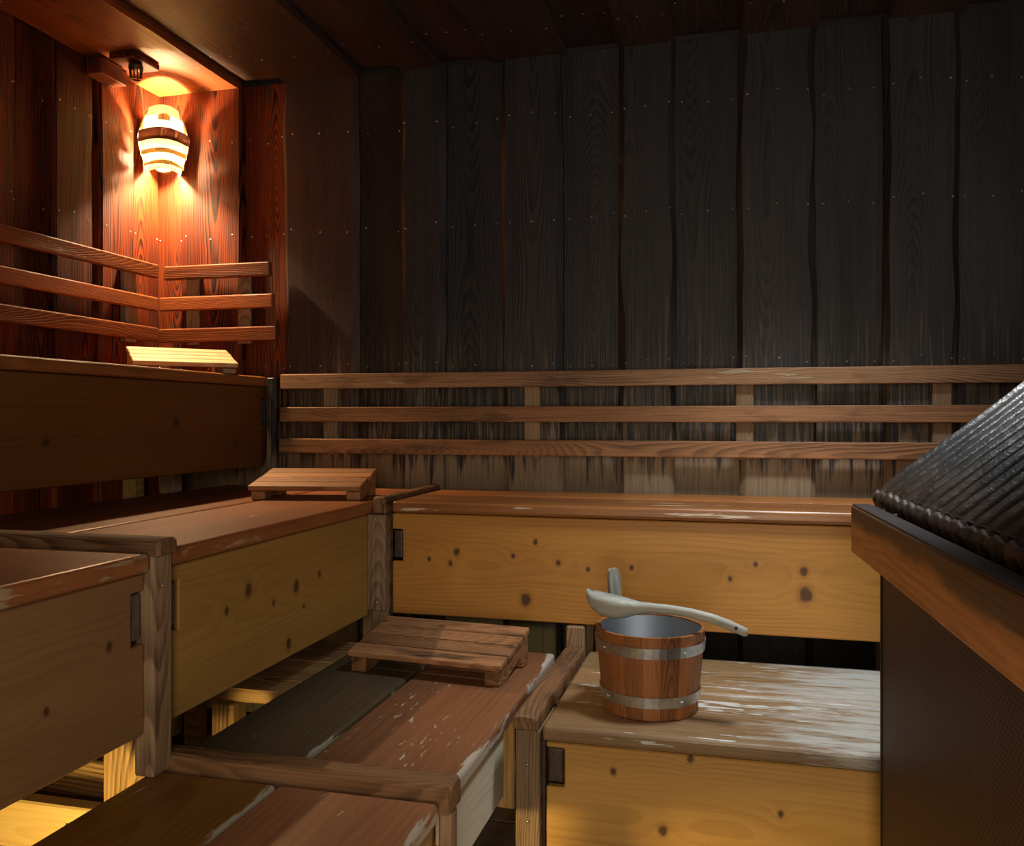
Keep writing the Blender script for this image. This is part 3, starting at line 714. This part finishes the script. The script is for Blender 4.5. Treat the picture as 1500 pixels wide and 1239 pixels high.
for s in (-1, 1):
    bm = bmesh.new()
    pts = [(.055, .125), (.072, .085), (.092, .02), (.088, -.02), (.066, -.10), (.056, -.132)]
    for (y0, z0), (y1, z1) in zip(pts, pts[1:]):
        tube_bm(bm, (0.001, s * y0, z0), (0.001, s * y1, z1), .0035, 6)
    link('side_frame', fin(bm, 'side_frame'), 'veneer', t, TL)
    out = [(-.004, .118), (-.004, .085), (-.004, .02), (-.004, -.02), (-.004, -.10), (-.004, -.125), (-.066, -.100), (-.074, .0), (-.066, .10)]
    bm = bmesh.new()
    ys = [.058, .070, .088, .086, .064, .056, .062, .086, .064]
    bm.faces.new([bm.verts.new((x, s * y, z)) for (x, z), y in zip(out, ys)])
    bmesh.ops.triangulate(bm, faces=bm.faces[:]); bmesh.ops.solidify(bm, geom=bm.faces[:], thickness=.003)
    link('side_plate', fin(bm, 'side_plate'), 'veneer', t, TL)
link('lamp_base', lathe_me([(0, 0), (.040, 0), (.044, .006), (.034, .018), (.020, .022), (.018, .045), (0, .045)], 20, 'lamp_base'), 'latch_grey', t, TL @ frame((-.076, 0, -.058), (0, 1, 0), (0, 0, 1)))
link('bulb', lathe_me([(0, .0), (.012, .0), (.014, .014), (.022, .026), (.025, .038), (.021, .052), (.011, .060), (0, .062)], 20, 'bulb'), 'bulb', t, TL @ frame((-.030, 0, -.058), (0, 1, 0), (0, 0, 1)))

# temperature sensor at the ceiling
t = thing('temperature_sensor', (-2.10, 2.68, 2.44), 'small caged temperature sensor on a wooden ceiling plate near the lamp', 'sensor')
boxw('mounting_plate', (-2.15, 2.62, 2.418), (-2.045, 2.76, 2.4415), 'wall_red', t, 'y')
bm = bmesh.new()
for k in range(10):
    a = 2 * math.pi * k / 10
    tube_bm(bm, (.022 * math.cos(a), .022 * math.sin(a), 0), (.017 * math.cos(a), .017 * math.sin(a), -.042), .0022, 5)
link('cage', fin(bm, 'cage'), 'brass_dark', t, Matrix.Translation((-2.085, 2.68, 2.405)))
link('cap', lathe_me([(0, .012), (.018, .012), (.025, .004), (.025, -.010), (0, -.010)], 18, 'cap'), 'brass_dark', t, Matrix.Translation((-2.085, 2.68, 2.406)))
link('cage_ring', lathe_me([(.015, -.003), (.019, -.003), (.019, .001), (.015, .001), (.015, -.003)], 18, 'cage_ring'), 'brass_dark', t, Matrix.Translation((-2.085, 2.68, 2.364)))
t = tag(boxw('junction_block', (-2.255, 2.62, 2.375), (-2.185, 2.76, 2.436), 'wall_red', None, 'y'), 'small dark wooden block under the ceiling beside the temperature sensor', 'block')

# ================================================================== stove with its guard
ex = Vector((.051, -.955, 0)).normalized()            # guard runs towards the viewer, turned about 3 degrees
t = thing('sauna_stove', (.70, 1.2, 0), 'stove with ribbed dark metal hood and orange wooden guard rail', 'stove')
nrm = Vector((-ex.y * -1, ex.x * -1, 0))              # pointing to +X side
nrm = Vector((0, 0, 1)).cross(ex); nrm = nrm if nrm.x > 0 else -nrm
A = Vector((.232, 1.955, 0)); LR = 1.75
mid = A + ex * LR / 2
RZ0, RZ1, RW = .868, .966, .040
link('guard_rail', box_me(LR, RZ1 - RZ0, RW, .004, 2, 'guard_rail'), 'guard_rail', t, frame(mid + nrm * RW / 2 + Vector((0, 0, (RZ0 + RZ1) / 2)), ex, (0, 0, 1)))
link('charred_cap', box_me(LR - .004, RW * .9, .004, .001, 1, 'charred_cap'), 'char', t, frame(mid + nrm * (RW / 2 + .001) + Vector((0, 0, RZ1 + .0015)), ex, nrm))
link('inner_edge', box_me(LR - .03, .07, .006, .001, 1, 'inner_edge'), 'dark_metal', t, frame(mid + nrm * (RW + .034) + Vector((0, 0, RZ1 - .004)), ex, (0, 0, 1)))
P0 = A + ex * .165; LP = LR - .165
link('mesh_panel', box_me(LP, RZ0 + .05, .006, 0, 1, 'mesh_panel'), 'mesh', t, frame(P0 + ex * LP / 2 + nrm * .030 + Vector((0, 0, (RZ0 + .05) / 2)), ex, (0, 0, 1)))
link('corner_angle', box_me(RZ0, .014, .014, .002, 1, 'corner_angle'), 'dark_metal', t, frame(P0 + nrm * .032 + Vector((0, 0, RZ0 / 2)), (0, 0, 1), nrm))
link('end_panel', box_me(1.1, RZ0 + .05, .006, 0, 1, 'end_panel'), 'mesh', t, frame(P0 + nrm * .586 + Vector((0, 0, (RZ0 + .05) / 2)), nrm, (0, 0, 1)))
link('end_rail', box_me(1.1, RZ1 - RZ0, RW, .004, 2, 'end_rail'), 'guard_rail', t, frame(P0 - ex * .02 + nrm * .60 + Vector((0, 0, (RZ0 + RZ1) / 2)), nrm, (0, 0, 1)))
# corrugated hood: ridges climb from the guard to the right
def hood():
    bm = bmesh.new(); pitch = .056; n = 31; per = 8; U = .95; nu = 26; sl = math.radians(39)
    B0 = A + nrm * (RW + .012) + ex * (-.03); rows = []
    for j in range(nu + 1):
        u = U * (j / nu) ** 1.6
        row = []
        for i in range(n * per + 1):
            v = i * pitch / per
            amp = .0105 * min(1, .35 + u / .05)
            h = amp * (1 - 2 * abs(math.sin(math.pi * v / pitch)) ** .8)
            wr = mnoise.noise(Vector((u * 26, v * 22, 1.7))) * .004 * math.exp(-u / .10) + mnoise.noise(Vector((u * 5, v * 3, 9))) * .002
            lo = mnoise.noise(Vector((v * 24, 3, 0))) * .004 * math.exp(-u / .02)
            # local frame: x up the slope, y along the guard, z out of the sheet
            row.append(bm.verts.new((u + lo * .3, v, -h + wr)))
        rows.append(row)
    for a, b in zip(rows, rows[1:]):
        for i in range(len(a) - 1): bm.faces.new((a[i], a[i + 1], b[i + 1], b[i]))
    r = bmesh.ops.solidify(bm, geom=bm.faces[:], thickness=.004)
    me = fin(bm, 'hood', True)
    up = (nrm * math.cos(sl) + Vector((0, 0, math.sin(sl)))).normalized()
    zl = up.cross(ex)
    mw = frame(B0 + Vector((0, 0, RZ1 + .012)), up, ex)
    link('hood', me, 'hood', t, mw)
hood()
def lip():
    bm = bmesh.new(); n = 170; L = 31 * .056; rows = []
    for i in range(n + 1):
        v = L * i / n
        r = .011 + .005 * mnoise.noise(Vector((v * 40, 0, 4))) + .0025 * math.cos(2 * math.pi * v / .056)
        rows.append([bm.verts.new((v, r * 1.5 * math.cos(q), r * .8 * math.sin(q) + .002 * mnoise.noise(Vector((v * 60, q, 0))))) for q in [2 * math.pi * k / 8 for k in range(8)]])
    for a, b in zip(rows, rows[1:]):
        for k in range(8): bm.faces.new((a[k], a[(k + 1) % 8], b[(k + 1) % 8], b[k]))
    link('hood_lip', fin(bm, 'hood_lip', True), 'rust', t, frame(A + nrm * (RW + .020) + ex * (-.03) + Vector((0, 0, RZ1 + .012)), ex, (0, 0, 1)))
lip()
link('hood_end', poly_me([(0, 0), (.735, 0), (.735, .585)], .006, .001, 'hood_end'), 'dark_metal', t, frame(A + nrm * (RW + .02) + ex * (-.022) + Vector((0, 0, RZ1 + .0)), nrm, (0, 0, 1)))

# fixtures outside the frame
t = thing('ceiling_downlight', (.22, 2.14, 2.43), 'round recessed ceiling downlight above the stove', 'lamp')
link('rim', lathe_me([(.05, 0), (.075, 0), (.075, .010), (.05, .012), (.05, 0)], 28, 'rim'), 'steel', t, Matrix.Translation((.22, 2.14, 2.43)))
link('lens', lathe_me([(0, .006), (.052, .006), (.052, .010), (0, .010)], 28, 'lens'), 'lens', t, Matrix.Translation((.22, 2.14, 2.43)))
t = thing('bulkhead_lamp', (-.90, .98, 0), 'round warm bulkhead lamp on the floor under the low bench', 'lamp')
link('base', lathe_me([(0, 0), (.07, 0), (.07, .09), (.06, .10), (0, .10)], 28, 'base'), 'dark_metal', t, Matrix.Translation((-.90, .98, .002)))
link('dome', lathe_me([(.058, .10), (.052, .12), (.03, .135), (0, .142)], 28, 'dome'), 'lens_warm', t, Matrix.Translation((-.90, .98, .002)))
